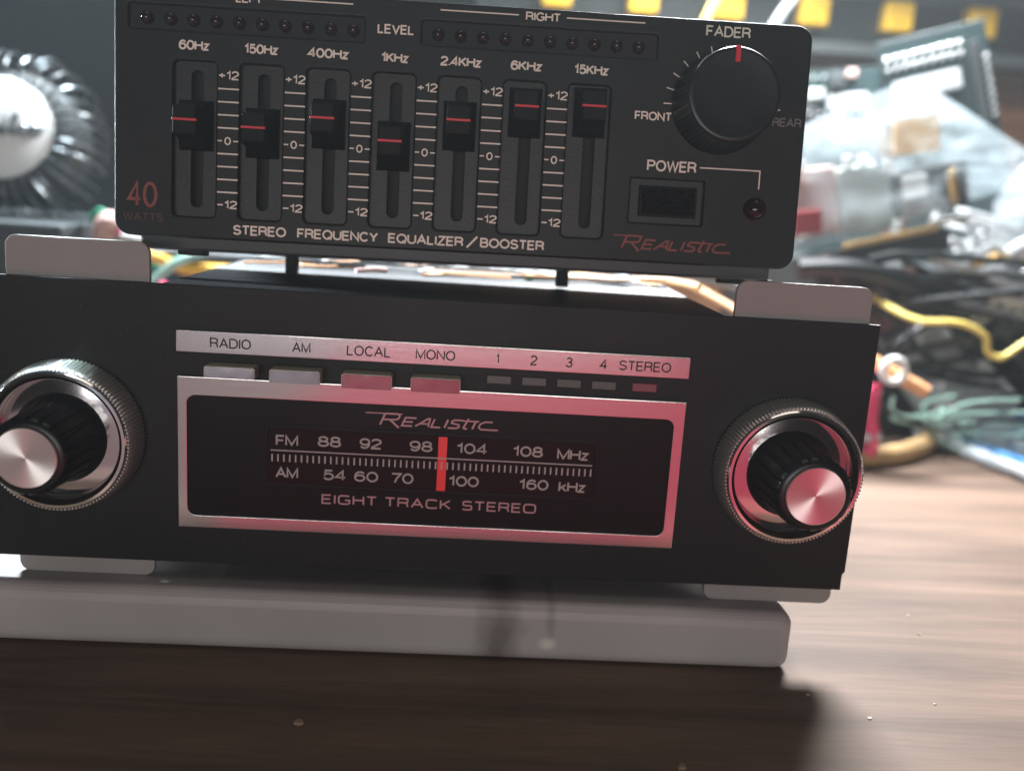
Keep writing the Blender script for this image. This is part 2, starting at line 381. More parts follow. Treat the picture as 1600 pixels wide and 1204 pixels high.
# ------------------------------------------------------------------ stroke lettering
SQ = 2.0
def A(cx, cy, rx, ry, a0, a1, n=None):
    k = n or max(4, int(abs(a1-a0)/12)); out = []
    for i in range(k+1):
        a = rad(a0+(a1-a0)*i/k); c, d = math.cos(a), math.sin(a); e = 2/SQ
        out.append((cx+rx*math.copysign(abs(c)**e, c), cy+ry*math.copysign(abs(d)**e, d)))
    return out
def glyph(ch):
    G = {
     'A': (.74, lambda: [[(0, 0), (.37, 1), (.74, 0)], [(.13, .34), (.61, .34)]]),
     'B': (.62, lambda: [[(0, 0), (0, 1), (.34, 1)]+A(.34, .76, .22, .24, 80, -90)+[(0, .52)], [(.34, .52)]+A(.36, .26, .26, .26, 80, -90)+[(0, 0)]]),
     'C': (.70, lambda: [A(.37, .5, .37, .5, 40, 320)]),
     'D': (.68, lambda: [[(0, 0), (0, 1), (.3, 1)]+A(.3, .5, .38, .5, 85, -85)+[(.3, 0), (0, 0)]]),
     'E': (.56, lambda: [[(.56, 0), (0, 0), (0, 1), (.55, 1)], [(0, .52), (.5, .52)]]),
     'F': (.52, lambda: [[(0, 0), (0, 1), (.52, 1)], [(0, .5), (.46, .5)]]),
     'G': (.74, lambda: [A(.37, .5, .37, .5, 40, 318)+[(.72, .22), (.72, .46), (.42, .46)]]),
     'H': (.66, lambda: [[(0, 0), (0, 1)], [(.66, 0), (.66, 1)], [(0, .53), (.66, .53)]]),
     'I': (.04, lambda: [[(.02, 0), (.02, 1)]]),
     'K': (.62, lambda: [[(0, 0), (0, 1)], [(.60, 1), (0, .38)], [(.2, .58), (.62, 0)]]),
     'L': (.50, lambda: [[(0, 1), (0, 0), (.5, 0)]]),
     'M': (.80, lambda: [[(0, 0), (0, 1), (.4, .05), (.8, 1), (.8, 0)]]),
     'N': (.66, lambda: [[(0, 0), (0, 1), (.66, 0), (.66, 1)]]),
     'O': (.78, lambda: [A(.39, .5, .39, .5, 0, 360)]),
     'P': (.60, lambda: [[(0, 0), (0, 1), (.34, 1)]+A(.34, .74, .26, .26, 80, -90)+[(0, .48)]]),
     'Q': (.78, lambda: [A(.39, .5, .39, .5, 0, 360), [(.48, .24), (.76, -.04)]]),
     'R': (.64, lambda: [[(0, 0), (0, 1), (.36, 1)]+A(.36, .75, .26, .25, 80, -90)+[(0, .5)], [(.36, .5), (.55, .42), (.59, .3), (.63, 0)]]),
     'S': (.60, lambda: [A(.30, .755, .27, .245, 15, 262)+A(.30, .255, .30, .255, 82, -165)]),
     'T': (.60, lambda: [[(0, 1), (.6, 1)], [(.3, 1), (.3, 0)]]),
     'U': (.64, lambda: [[(0, 1), (0, .3)]+A(.32, .3, .32, .3, 180, 360)+[(.64, 1)]]),
     'V': (.68, lambda: [[(0, 1), (.34, 0), (.68, 1)]]),
     'W': (.96, lambda: [[(0, 1), (.24, 0), (.48, .96), (.72, 0), (.96, 1)]]),
     'Y': (.66, lambda: [[(0, 1), (.33, .45), (.66, 1)], [(.33, .45), (.33, 0)]]),
     'Z': (.60, lambda: [[(.02, 1), (.58, 1), (0, 0), (.6, 0)]]),
     'z': (.44, lambda: [[(.02, .70), (.42, .70), (0, 0), (.44, 0)]]),
     'k': (.50, lambda: [[(0, 0), (0, 1)], [(.47, .72), (0, .28)], [(.17, .45), (.5, 0)]]),
     '0': (.60, lambda: [A(.30, .5, .30, .5, 0, 360)]),
     '1': (.34, lambda: [[(.02, .76), (.18, .82), (.28, 1), (.28, 0)]]),
     '2': (.58, lambda: [A(.29, .72, .28, .28, 170, -25)+[(.03, .12), (.01, 0), (.58, 0)]]),
     '3': (.58, lambda: [A(.28, .76, .25, .24, 160, -85)+A(.28, .265, .29, .265, 85, -165)]),
     '4': (.60, lambda: [[(.44, 0), (.44, 1), (0, .28), (.60, .28)]]),
     '5': (.58, lambda: [[(.52, 1), (.11, 1), (.05, .5)]+A(.28, .33, .29, .33, 130, -155)]),
     '6': (.58, lambda: [A(.29, .32, .28, .32, 0, 360), A(.31, .5, .30, .5, 40, 180)+[(.01, .32)]]),
     '7': (.56, lambda: [[(0, 1), (.56, 1), (.32, .5), (.2, 0)]]),
     '8': (.58, lambda: [A(.29, .76, .24, .24, 0, 360), A(.29, .265, .29, .265, 0, 360)]),
     '9': (.58, lambda: [A(.29, .68, .28, .32, 0, 360), A(.27, .5, .30, .5, -140, 0)+[(.57, .68)]]),
     '+': (.56, lambda: [[(0, .45), (.56, .45)], [(.28, .17), (.28, .73)]]),
     '-': (.50, lambda: [[(0, .45), (.50, .45)]]),
     '.': (.06, lambda: [[(.03, 0), (.03, .12)]]),
     '/': (.56, lambda: [[(0, -.05), (.56, 1.05)]]),
     ' ': (.30, lambda: []),
    }
    w_, fn = G[ch]
    return w_, fn()
def stroke(mb, pts, t, y, off=(0, 0)):
    P = [Vector((p[0], p[1])) for p in pts]
    Q = [P[0]]
    for p in P[1:]:
        if (p-Q[-1]).length > 1e-5: Q.append(p)
    P = Q
    closed = len(P) > 3 and (P[0]-P[-1]).length < 1e-4
    if closed: P = P[:-1]
    n = len(P); vs = []
    for i in range(n):
        a = P[(i-1) % n] if (closed or i > 0) else None; c = P[(i+1) % n] if (closed or i < n-1) else None
        d1 = (P[i]-a).normalized() if a is not None else None; d2 = (c-P[i]).normalized() if c is not None else None
        if d1 is None: d1 = d2
        if d2 is None: d2 = d1
        n1 = Vector((-d1.y, d1.x)); n2 = Vector((-d2.y, d2.x)); b = n1+n2
        if b.length < 0.3: b = n1; k = 1.0
        else:
            b.normalize(); k = min(2.2, 1/max(0.2, b.dot(n1)))
        vs.append(P[i]+b*k*t/2); vs.append(P[i]-b*k*t/2)
    fs = []
    for i in range(n if closed else n-1):
        j = (i+1) % n; fs.append((2*i, 2*i+1, 2*j+1, 2*j))
    mb.add([(p.x+off[0], y, p.y+off[1]) for p in vs], fs)
def text(mb, s, x0, x1, z0, h, y, t=0.03, gap=0.2, sq=2.0, shear=0.0):
    """stroke lettering filling x0..x1, caps from z0 to z0+h"""
    t *= 1.12
    global SQ
    SQ = sq
    tt = t/h; items = []; x = 0
    for i, c in enumerate(s):
        w_, st = glyph(c); items.append((x, st)); x += w_+gap*(1 if c != ' ' else .3)
    tot = x-gap
    sx = (x1-x0-t)/max(tot*h, 1e-6)*h if tot > 0.1 else h
    hh = h-t
    k = 0
    for ox, st in items:
        for ps in st:
            k += 1
            pts = [(x0+t/2+(ox+px)*sx+shear*pz*hh, z0+t/2+pz*hh) for px, pz in ps]
            stroke(mb, pts, t, y-0.0004*(k % 4))
    SQ = 2.0
def logo(mb, x0, x1, z0, h, y, t, bar=1.0):
    """slanted speed lettering: tall R with a long bar to the left, small caps, t joined to the last letters, trailing foot"""
    global SQ
    SQ = 2.6
    W_ = x1-x0; u = W_/7.05; sh = 0.42
    def put(path, ox, sc=1.0, tt=1.0, base=0.0):
        put.k += 1
        pts = []
        for px, pz in path:
            zz = base+pz*sc*h; pts.append((x0+(ox+px)*u+sh*(zz), z0+zz))
        stroke(mb, pts, t*tt, y-0.0004*(put.k % 4))
    put.k = 0
    put([(-bar, 1.0), (.95, 1.0)], 0.2, 1.0, .75)                                   # long bar
    put([(0.12, .0), (.12, .98)], 0, 1, 1.3)
    put([(.12, 1.0), (.75, 1.0)]+A(.75, .74, .30, .26, 80, -90)+[(.12, .48)], 0, 1, 1.2)
    put([(.55, .48), (1.32, -.22)], 0, 1, 1.3)
    put([(.62, 0), (0, 0), (0, 1), (.66, 1)], 1.42, .72, 1.2); put([(0, .5), (.55, .5)], 1.42, .72, 1.1)   # E
    put([(-.05, 0), (.50, 1), (.62, 1), (.72, 0)], 2.28, .72, 1.2); put([(.18, .35), (.66, .35)], 2.28, .72, 1.1)  # A
    put([(0, 1), (0, 0), (.55, 0)], 3.18, .72, 1.2)                                 # L
    put([(0, 0), (0, 1)], 3.98, .72, 1.35)                                          # I
    put([(.68, 1), (.15, 1), (.02, .85), (.05, .6), (.5, .45), (.58, .2), (.45, 0), (-.05, 0)], 4.24, .72, 1.2)  # S
    put([(.12, 1.25), (.05, .12), (.14, 0), (.30, 0)], 5.05, .72, 1.25); put([(-.14, .95), (.80, .95)], 5.05, .72, 1.0)  # t
    put([(0, 0), (0, .95)], 5.66, .72, 1.3)
    put([(.70, .95), (.25, .95), (.03, .7), (.0, .28), (.2, 0), (1.25, 0)], 5.98, .72, 1.1)   # C with trailing foot
    SQ = 2.0

# ------------------------------------------------------------------ the setting
mb = MB(); mb.box(-72, 72, -9, 62, -3, 0, 0.15)
kind(mb.build('desk_top', 'desk'), 'structure')
mb = MB(); mb.box(-72, 72, 62, 64, -3, 44)
kind(mb.build('wall', 'wall'), 'structure')

# thin volume added to stand in for lens glare: one closed box round the camera and the whole scene
hz = bpy.data.materials.new('glare_haze'); hz.use_nodes = True
hn = hz.node_tree; hn.nodes.remove(hn.nodes['Principled BSDF'])
hv = hn.nodes.new('ShaderNodeVolumePrincipled'); hv.inputs['Color'].default_value = (0.86, 0.95, 1.0, 1)
hv.inputs['Density'].default_value = GLARE_HAZE; hv.inputs['Anisotropy'].default_value = 0.35
hn.links.new(hv.outputs[0], hn.nodes['Material Output'].inputs['Volume'])
mb = MB(); mb.box(-76, 76, -34, 68, -6, 46)
kind(mb.build('glare_haze', hz, smooth=False), 'stuff')

# ------------------------------------------------------------------ white block under the radio
mb = MB(); mb.box(-11.5, 7.76, -0.55, 13.5, 0, 1.30, 0.30, 6)
tag(mb.build('plastic_block', 'block'), 'long off-white plastic block lying on the desk under the radio', 'block')

# ------------------------------------------------------------------ car radio
ZB, ZT = 1.69, 7.44
radio = tag(empty('car_radio', (0, 0, 1.30)), 'black eight track car radio with silver trim and two chrome ringed knobs', 'car radio')
OZ = -1.30
def rp_(mb, name, mt, parent=radio, **k):
    mb.v = [(x, y, z+OZ) for x, y, z in mb.v]
    if 'origin' in k: k['origin'] = (k['origin'][0], k['origin'][1], k['origin'][2]+OZ)
    return mb.build(name, mt, parent, **k)
mb = MB(); mb.plate([[(-8.9, ZB), (8.85, ZB), (8.85, ZB+.35), (8.9, ZB+.42), (8.9, ZT), (-8.9, ZT)]], 0, 0.10, 0.012)
rp_(mb, 'faceplate', 'radio_black')
mb = MB(); mb.box(-5.62, 5.88, 0.26, 12, 1.75, 7.40, 0.06)
mb.box(-8.15, 8.15, 2.2, 11.98, 1.304, 4.6, 0.06)  # added wider lower body, keeps lamp light off the block top
rp_(mb, 'chassis', 'chassis_grey')
for x0, x1, zt_ in ((-8.45, -5.70, 8.21), (5.92, 8.72, 8.17)):
    mb = MB(); mb.plate([rr(x0, x1 if x1 < 0 else 8.72, 1.302, zt_, 0.22)], 0.13, 0.25, 0.02)
    rp_(mb, 'mounting_plate', 'bracket')
# label strip
mb = MB(); mb.plate([rr(-5.15, 5.08, 6.13, 6.575, 0.03, 3)], -0.10, -0.001, 0.02)
bar = rp_(mb, 'label_strip', 'aluminium')
mb = MB()
for s_, x0, x1 in (('RADIO', -4.48, -3.68), ('AM', -2.88, -2.52), ('LOCAL', -1.81, -0.94), ('MONO', -0.45, 0.34), ('1', 1.15, 1.22), ('2', 1.84, 1.98), ('3', 2.55, 2.69), ('4', 3.24, 3.39), ('STEREO', 3.63, 4.69)):
    text(mb, s_, x0, x1, 6.245, 0.205, -0.104, 0.026)
rp_(mb, 'lettering', 'ink_dark', bar, smooth=False)
# trim frame with dial panel
mb = MB(); mb.plate([[(-5.13, 2.50), (5.08, 2.50), (5.08, 5.655), (-5.13, 5.655)], rr(-4.94, 4.86, 2.775, 5.27, 0.18)], -0.11, -0.001, 0.02)
rp_(mb, 'trim_frame', 'aluminium')
mb = MB(); mb.plate([rr(-5.0, 4.92, 2.72, 5.33, 0.1)], -0.05, -0.003)
panel = rp_(mb, 'dial_panel', 'gloss_black')
mb = MB(); mb.plate([rr(-3.42, 3.38, 3.43, 4.745, 0.08), rr(-3.34, 3.30, 3.51, 4.665, 0.06)], -0.075, -0.049, 0.011)
rp_(mb, 'dial_window_rim', 'gloss_black', panel)
mb = MB(); mb.plate([rr(-3.345, 3.305, 3.505, 4.67, 0.05)], -0.056, -0.049)
rp_(mb, 'dial_window', 'dial_glass', panel)
mb = MB(); Y0 = -0.062
for s_, x0, x1, z in (('FM', -3.19, -2.74, 4.31), ('88', -2.35, -1.88, 4.33), ('92', -1.51, -1.06, 4.33), ('98', -0.50, -0.03, 4.33), ('104', 0.45, 1.09, 4.33), ('108', 1.60, 2.23, 4.33), ('MHz', 2.52, 3.17, 4.31),
                     ('AM', -3.19, -2.73, 3.63), ('54', -2.23, -1.76, 3.63), ('60', -1.60, -1.11, 3.63), ('70', -0.85, -0.39, 3.63), ('100', 0.32, 0.95, 3.63), ('160', 1.77, 2.39, 3.63), ('kHz', 2.60, 3.16, 3.62)):
    text(mb, s_, x0, x1, z, 0.225, Y0, 0.034, 0.16)
stroke(mb, [(-3.29, 4.21), (3.26, 4.21)], 0.026, Y0)
for i in range(56): stroke(mb, [(-3.26+i*6.50/55, 3.975), (-3.26+i*6.50/55, 4.13)], 0.032, Y0)
rp_(mb, 'scale_lettering', 'ink_dial', panel, smooth=False)
mb = MB(); mb.box(0.085, 0.265, -0.0600, -0.0565, 3.515, 4.66); rp_(mb, 'needle', 'needle_red', panel)
mb = MB()
for s_, x0, x1 in (('EIGHT', -2.25, -1.12), ('TRACK', -0.96, 0.40), ('STEREO', 0.63, 2.17)):
    text(mb, s_, x0, x1, 3.115, 0.21, -0.054, 0.030, 0.24, 4.0)
logo(mb, -1.15, 1.22, 4.855, 0.235, -0.054, 0.030, 1.25)
rp_(mb, 'title_lettering', 'ink_rose', panel, smooth=False)
# push buttons
for x0, x1, tilt, zb_ in ((-4.49, -3.52, 0.042, 5.725), (-3.24, -2.26, 0.036, 5.69), (-1.85, -0.87, 0.0, 5.66), (-0.50, 0.47, -0.01, 5.66)):
    b_ = bmesh.new(); bmesh.ops.create_cube(b_, size=1)
    for v in b_.verts:
        fr = v.co.y < 0; up = v.co.z > 0
        v.co = Vector((x0+(v.co.x+.5)*(x1-x0), (-0.52+(tilt*0.24 if up else 0)) if fr else (0.0 if up else -0.125), 5.955 if up else zb_))
    bmesh.ops.bevel(b_, geom=list(b_.edges), offset=0.022, segments=2, affect='EDGES')
    mb = MB(); mb.bm(b_); mb.flat = True
    pb = rp_(mb, 'push_button', 'button_side')
    b_ = bmesh.new(); bmesh.ops.create_cube(b_, size=1)
    for v in b_.verts:
        fr = v.co.y < 0; up = v.co.z > 0
        v.co = Vector((x0+.012+(v.co.x+.5)*(x1-x0-.024), -0.50-(0.032 if fr else 0)+(tilt*0.24 if up else 0), 5.945 if up else zb_+.01))
    bmesh.ops.bevel(b_, geom=list(b_.edges), offset=0.008, segments=2, affect='EDGES')
    mb = MB(); mb.bm(b_); mb.flat = True
    rp_(mb, 'button_face', 'button_metal', pb)
# indicator windows
for i, x0 in enumerate((0.99, 1.70, 2.41, 3.12, 3.95)):
    mb = MB(); mb.box(x0, x0+0.50, -0.03, 0.02, 5.81, 5.985, 0.015)
    o = rp_(mb, 'indicator_window', 'lens_red' if i == 4 else 'lens_green')
    o['label'] = 'dull red stereo indicator window' if i == 4 else 'dark green channel indicator window'
# knobs
def radio_knob(cx, cz, turn):
    def kn(j, i): return 1.0+(0.009 if i % 4 < 2 else -0.009) if 1 <= j <= 3 else 1.0
    mb = MB()
    prof = [(1.40, -0.02), (1.50, -0.06), (1.485, -0.25), (1.42, -0.62), (1.385, -0.66), (1.37, -0.67)]
    lip = [(1.385, -0.665), (1.375, -0.70), (1.345, -0.73), (1.29, -0.735), (1.235, -0.70), (1.20, -0.62), (1.188, -0.39)]
    mb.lathe(prof, cx, cz, 480, kn, cap1=False)
    for i in range(120):
        a = 2*math.pi*i/120
        mb.box(-.02, .02, -.02, .02, -.02, .02, 0.008, 1, Matrix.Translation((cx+1.395*math.cos(a), -0.665, cz+1.395*math.sin(a))))
    k = rp_(mb, 'control_knob', 'knurl_metal', smooth=True, angle=40, origin=(cx, -0.3, cz))
    sub = lambda b, n_, mt, **kw: sub_build(b, n_, mt, k, cx, cz, **kw)
    mb = MB(); mb.lathe(lip, cx, cz, 128, cap1=False); sub(mb, 'chrome_lip', 'chrome')
    mb = MB(); mb.lathe([(1.19, -0.40), (1.0, -0.425), (0.72, -0.45), (0.3, -0.46)], cx, cz, 96); sub(mb, 'dish', 'dish_chrome')
    mb = MB()
    R_ = 24
    def tooth(j, i):
        if 4 <= j <= 7: return 1.0 if (i % 12) < 8 else 0.94
        return 1.0
    mb.lathe([(0.90, -0.40), (0.90, -0.46), (0.86, -0.55), (0.80, -0.75), (0.775, -0.9), (0.755, -1.4), (0.735, -1.74), (0.725, -1.78), (0.69, -1.815), (0.66, -1.84), (0.60, -1.85), (0.585, -1.83), (0.3, -1.83)], cx, cz, 240, tooth)
    sub(mb, 'grip', 'knob_black')
    mb = MB(); mb.lathe([(0.575, -1.825), (0.575, -1.86), (0.555, -1.875), (0.30, -1.868), (0.004, -1.858)], cx, cz, 96); sub(mb, 'end_cap', 'cap_metal')
    return k
def sub_build(mb, name, mt, k, cx, cz, **kw):
    mb.v = [(x-cx, y+0.3, z-cz) for x, y, z in mb.v]
    return mb.build(name, mt, k, **kw)
radio_knob(7.27, 4.36, 0); radio_knob(-7.28, 4.36, 8)

# ------------------------------------------------------------------ equalizer
eqr = Matrix.Rotation(-0.0072, 3, 'Z') @ Matrix.Rotation(-0.0828, 3, 'X') @ Matrix.Rotation(-0.008, 3, 'Y')
eq = tag(empty('graphic_equalizer', (0, 0.8, 7.44), eqr.to_euler()), 'black seven band stereo equalizer with slide controls tilted on top of the radio', 'equalizer')
PX = [-5.51+1.313*i for i in range(7)]
holes = [rr(x, x+0.85, 1.33, 4.37, 0.10, 4) for x in PX]
holes += [rr(-6.38, -1.77, 4.93, 5.40, 0.04, 3), rr(-0.63, 4.10, 4.95, 5.42, 0.04, 3), rr(3.75, 5.27, 1.70, 2.59, 0.03, 3)]
mb = MB(); mb.plate([rr(-6.66, 7.25, 0.90, 5.78, 0.32, 8)]+holes, 0, 0.16, 0.045)
mb.plate([rr(-6.66, 7.25, 0.90, 5.78, 0.32, 8), rr(-6.5, 7.1, 1.05, 5.62, 0.2, 8)], 0.162, 0.6, 0.012)
mb.build('front_panel', 'eq_black', eq)
mb = MB(); sl = [rr(-5.07+1.32*i-0.125, -5.07+1.32*i+0.125, 1.52, 4.22, 0.12, 6) for i in range(7)]
mb.plate([[(-6.45, 1.1), (7.05, 1.1), (7.05, 4.6), (-6.45, 4.6)]]+sl, 0.164, 0.20, 0.0)
mb.build('slider_backing', 'pocket_black', eq)
mb = MB(); mb.box(-6.5, 7.1, 0.5, 0.55, 1.06, 5.6)
for x0, x1 in ((-6.4, -1.75), (-0.65, 4.12)): mb.box(x0, x1, 0.10, 0.15, 4.9, 5.45)
mb.build('inner_backing', 'slot_black', eq)
mb = MB(); mb.box(-6.35, 6.95, 0.58, 3.6, 0.65, 5.60, 0.05); mb.build('chassis', 'chassis_dark', eq)
for x, y, z0, z1 in ((-5.35, 0.9, 0.55, 0.72), (6.2, 0.9, 0.55, 0.72)):
    mb = MB(); mb.box(x-.28, x+.28, y-.2, y+.2, z0, z1, 0.04); mb.build('rubber_foot', 'rubber', eq)
for x, y in ((-3.75, 3.3), (2.75, 3.3)):
    mb = MB(); mb.lathe([(0.16, 0), (0.16, 0.46)], 0, 0, 20, None, True, True)
    mb.v = [(x+a, y+c, 0.26+b) for a, b, c in mb.v]; mb.build('rubber_foot', 'rubber', eq)
for x in (-6.50, 6.95):
    mb = MB(); mb.box(x-.12, x+.12, 0.60, 1.0, 0.075, 0.67, 0.04); mb.build('rubber_foot', 'rubber', eq)
# sliders
CZ = [3.13, 3.05, 3.31, 2.95, 3.42, 3.76, 3.84]
for i in range(7):
    cx = -5.07+1.315*i
    mb = MB()
    def ring(w_, h_, y, dz=0): return [(-w_/2, y, -h_/2+dz), (w_/2, y, -h_/2+dz), (w_/2, y, h_/2+dz), (-w_/2, y, h_/2+dz)]
    secs = [(0.2, 0.3, 0.30), (0.2, 0.3, 0.12), (0.66, 0.98, 0.11), (0.62, 0.92, 0.0), (0.50, 0.62, -0.25), (0.475, 0.56, -0.64), (0.445, 0.53, -0.69), (0.40, 0.49, -0.70)]
    vs = []; fs = []
    for s_ in secs: vs += ring(*s_[:2], s_[2])
    for j in range(len(secs)-1):
        for k in range(4): fs.append((4*j+k, 4*j+(k+1) % 4, 4*j+4+(k+1) % 4, 4*j+4+k))
    fs.append(tuple(range(4*len(secs)-4, 4*len(secs)))); mb.flat = True
    mb.add(vs, fs)
    sl_ = mb.build('slider', 'cap_black', eq, loc=(cx, 0, CZ[i]))
    mb = MB(); mb.box(-0.235, 0.235, -0.704, -0.62, -0.022, 0.022, 0.004, 1); mb.build('pointer_line', 'mark_red', sl_)
# level lamps
led0 = None
for k, (xs, zs) in enumerate(((-6.03, 5.145), (-0.31, 5.165))):
    for i in range(10):
        x = xs+i*0.4485
        if led0 is None:
            mb = MB(); mb.lathe([(0.125, 0.10), (0.125, 0.04), (0.115, -0.01), (0.09, -0.05), (0.05, -0.075), (0.01, -0.083)], 0, 0, 24)
            led0 = mb.build('level_lamp', 'led_red', eq, loc=(x, 0, zs)); continue
        c = led0.copy(); COL.objects.link(c); c.parent = eq; c.location = Vector((x, 0, zs))*S
# lettering
mb = MB(); Y1 = -0.004
for s_, xc, w_ in (('60Hz', -5.10, .60), ('150Hz', -3.79, .67), ('400Hz', -2.47, .81), ('1KHz', -1.15, .55), ('2.4KHz', .17, .82), ('6KHz', 1.48, .63), ('15KHz', 2.79, .70)):
    text(mb, s_, xc-w_/2, xc+w_/2, 4.565, 0.19, Y1, 0.034, 0.18)
text(mb, 'LEVEL', -1.51, -0.78, 5.11, 0.185, Y1, 0.030)
text(mb, 'LEFT', -4.30, -3.78, 5.52, 0.17, Y1, 0.028); text(mb, 'RIGHT', 1.42, 2.12, 5.535, 0.17, Y1, 0.028, 0.18)
for a, b in ((-6.0, -4.44), (-3.64, -2.0), (-0.28, 1.28), (2.24, 3.82)): stroke(mb, [(a, 5.63), (b, 5.63)], 0.026, Y1)
text(mb, 'FADER', 5.06, 5.97, 5.455, 0.215, Y1, 0.032); text(mb, 'FRONT', 3.73, 4.49, 3.745, 0.175, Y1, 0.028)
text(mb, 'POWER', 4.05, 5.07, 2.745, 0.225, Y1, 0.034)
stroke(mb, [(5.14, 2.865), (6.39, 2.865), (6.39, 2.50)], 0.026, Y1)
for i in range(13):
    a = rad(180-15*i); c, d = math.cos(a), math.sin(a)
    stroke(mb, [(5.5+1.0*c, 4.10+1.0*d), (5.5+1.2*c, 4.10+1.2*d)], 0.022, Y1)
mb.build('control_lettering', 'ink_white', eq, smooth=False)
mb = MB(); text(mb, 'REAR', 6.56, 7.16, 3.775, 0.175, Y1, 0.026); mb.build('worn_lettering', 'ink_dim', eq, smooth=False)
mb = MB()
for i in range(6):
    xa = -4.62+1.312*i; xb = xa+0.41
    text(mb, '+12', xa, xb, 4.035, 0.175, Y1, 0.026, 0.16); text(mb, '-12', xa, xb, 1.515, 0.165, Y1, 0.026, 0.16)
    for k in range(9):
        z = 3.86-k*0.2525
        if k == 4:
            stroke(mb, [(xa, z), (xa+0.09, z)], 0.026, Y1); stroke(mb, [(xb-0.10, z), (xb, z)], 0.026, Y1)
            text(mb, '0', xa+0.135, xb-0.145, z-0.08, 0.16, Y1, 0.024)
        else: stroke(mb, [(xa, z), (xb, z)], 0.030, Y1)
mb.build('scale_lettering', 'ink_white', eq, smooth=False)
mb = MB()
text(mb, 'STEREO', -4.29, -3.22, 1.005, 0.20, Y1, 0.034); text(mb, 'FREQUENCY', -3.0, -1.36, 1.005, 0.20, Y1, 0.034)
text(mb, 'EQUALIZER', -1.16, 0.38, 1.01, 0.20, Y1, 0.034); stroke(mb, [(0.45, 1.0), (0.66, 1.23)], 0.042, Y1); text(mb, 'BOOSTER', 0.72, 2.04, 1.015, 0.20, Y1, 0.034)
mb.build('title_lettering', 'ink_white', eq, smooth=False)
mb = MB(); logo(mb, 3.60, 5.85, 1.17, 0.25, Y1, 0.034, 1.0)
mb.build('logo_lettering', 'ink_red', eq, smooth=False); mb = MB()
text(mb, '40', -6.40, -5.80, 1.46, 0.51, Y1, 0.055, 0.22); mb.build('power_rating_lettering', 'ink_red', eq, smooth=False)
mb = MB(); text(mb, 'WATTS', -6.48, -5.68, 1.185, 0.165, Y1, 0.022, 0.2)
mb.build('watts_lettering', 'ink_red_worn', eq, smooth=False)
# fader knob
mb = MB()
def rid(j, i): return 1.0 if (i % 4) < 2 or j < 2 or j > 4 else 0.985
mb.lathe([(0.95, -0.02), (1.0, -0.06), (0.985, -0.14), (0.93, -0.60), (0.90, -0.99), (0.895, -1.04), (0.875, -1.085), (0.84, -1.10), (0.80, -1.095), (0.4, -1.085)], 0, 0, 240, rid)
fk = mb.build('fader_knob', 'knob_black', eq, loc=(5.46, 0, 4.14))
mb = MB(); mb.box(-0.05, 0.05, -1.108, -0.7, 0.60, 0.905, 0.01, 1); mb.build('pointer_mark', 'mark_red', fk)
# power button
mb = MB(); mb.box(3.95, 5.14, 0.06, 0.3, 1.84, 2.46, 0.02)
nx, nz_ = 12, 6
for i in range(nx):
    for j in range(nz_):
        x0 = 4.0+i*1.09/nx; z0 = 1.885+j*0.53/nz_; dx = 1.09/nx; dz = 0.53/nz_
        mb.add([(x0, .058, z0), (x0+dx, .058, z0), (x0+dx, .058, z0+dz), (x0, .058, z0+dz), (x0+dx/2, .02, z0+dz/2)], [(0, 1, 4), (1, 2, 4), (2, 3, 4), (3, 0, 4)])
mb.build('power_button', 'cap_black', eq, angle=15)
mb = MB(); mb.box(3.7, 5.32, 0.18, 0.22, 1.66, 2.63); mb.build('button_backing', 'pocket_black', eq)
mb = MB(); mb.lathe([(0.24, 0.0), (0.24, -0.02), (0.22, -0.03), (0.205, -0.10), (0.16, -0.16), (0.09, -0.20), (0.01, -0.212)], 6.34, 2.09, 32); mb.build('power_lamp', 'led_red', eq)

# ------------------------------------------------------------------ wire-wound coil with white cap, on a dark box
mb = MB(); mb.box(-24, -14.7, 17, 27, 0, 7.45, 0.15)
tag(mb.build('storage_box', 'dark_plastic'), 'dark plastic box under the wire coil at the left', 'box')
coil = tag(empty('wire_coil', (-18.3, 20.6, 10.75)), 'black wire wound coil with a domed white cap, behind the left radio knob', 'coil')
coil.rotation_euler = (rad(-13), 0, rad(4))
mb = MB(); mb.lathe([(1.9, -0.62), (2.02, -0.70), (2.0, -0.82), (1.75, -1.0), (1.3, -1.14), (0.7, -1.22), (0.02, -1.24)], 0, 0, 72); cp = mb.build('cap', 'cap_white', coil)
mb = MB()
def dome(x, z): return -1.24+0.09*(x*x+z*z)**.5**1.0*0.4-0.03
pz = [
 [(-1.30, -.62), (-1.02, .32)], [(-1.25, .28)]+A(-.95, .16, .27, .2, 120, -70)+[(-1.13, -.05)],
 [(-.62, -.32), (-.38, .42)], [(-.55, -.12)]+A(-.36, -.12, .18, .2, 150, 0)+[(-.20, -.32), (-.10, -.22)],
 [(.05, .06), (-.03, -.26), (.08, -.30), (.18, -.18)], [(.10, .24), (.12, .30)],
 [(.26, -.16), (.52, .42), (.44, .44), (.32, -.22), (.42, -.30), (.54, -.20)],
 A(.78, -.12, .18, .18, 50, 310), A(1.18, -.12, .19, .19, 0, 360), [(1.34, -.02), (1.5, .02)]]
for p in pz:
    mb.tube([(x+.3, -1.27+0.055*(x*x+z*z)+.03*x, z-0.05) for x, z in p], 0.075, 6, 3)
mb.build('lettering', 'letter_metal', cp)
mb = MB()
n_ = 38
for i in range(n_):
    a = 2*math.pi*(i+random.uniform(-.2, .2))/n_; k = random.uniform(.95, 1.04); lean = random.uniform(-.10, .10)
    pr = [(1.8, -.45), (2.2, -.85*k), (2.8*k, -.8), (3.3*k, -.2), (3.45*k, 1.0), (3.2, 2.4), (2.4, 2.9)]
    pts = [(r_*math.cos(a+lean*(r_-1.6)*.3), y, r_*math.sin(a+lean*(r_-1.6)*.3)) for r_, y in pr]
    mb.tube(pts, 0.055, 6, 4)
mb.build('winding', 'wire_enamel', coil)
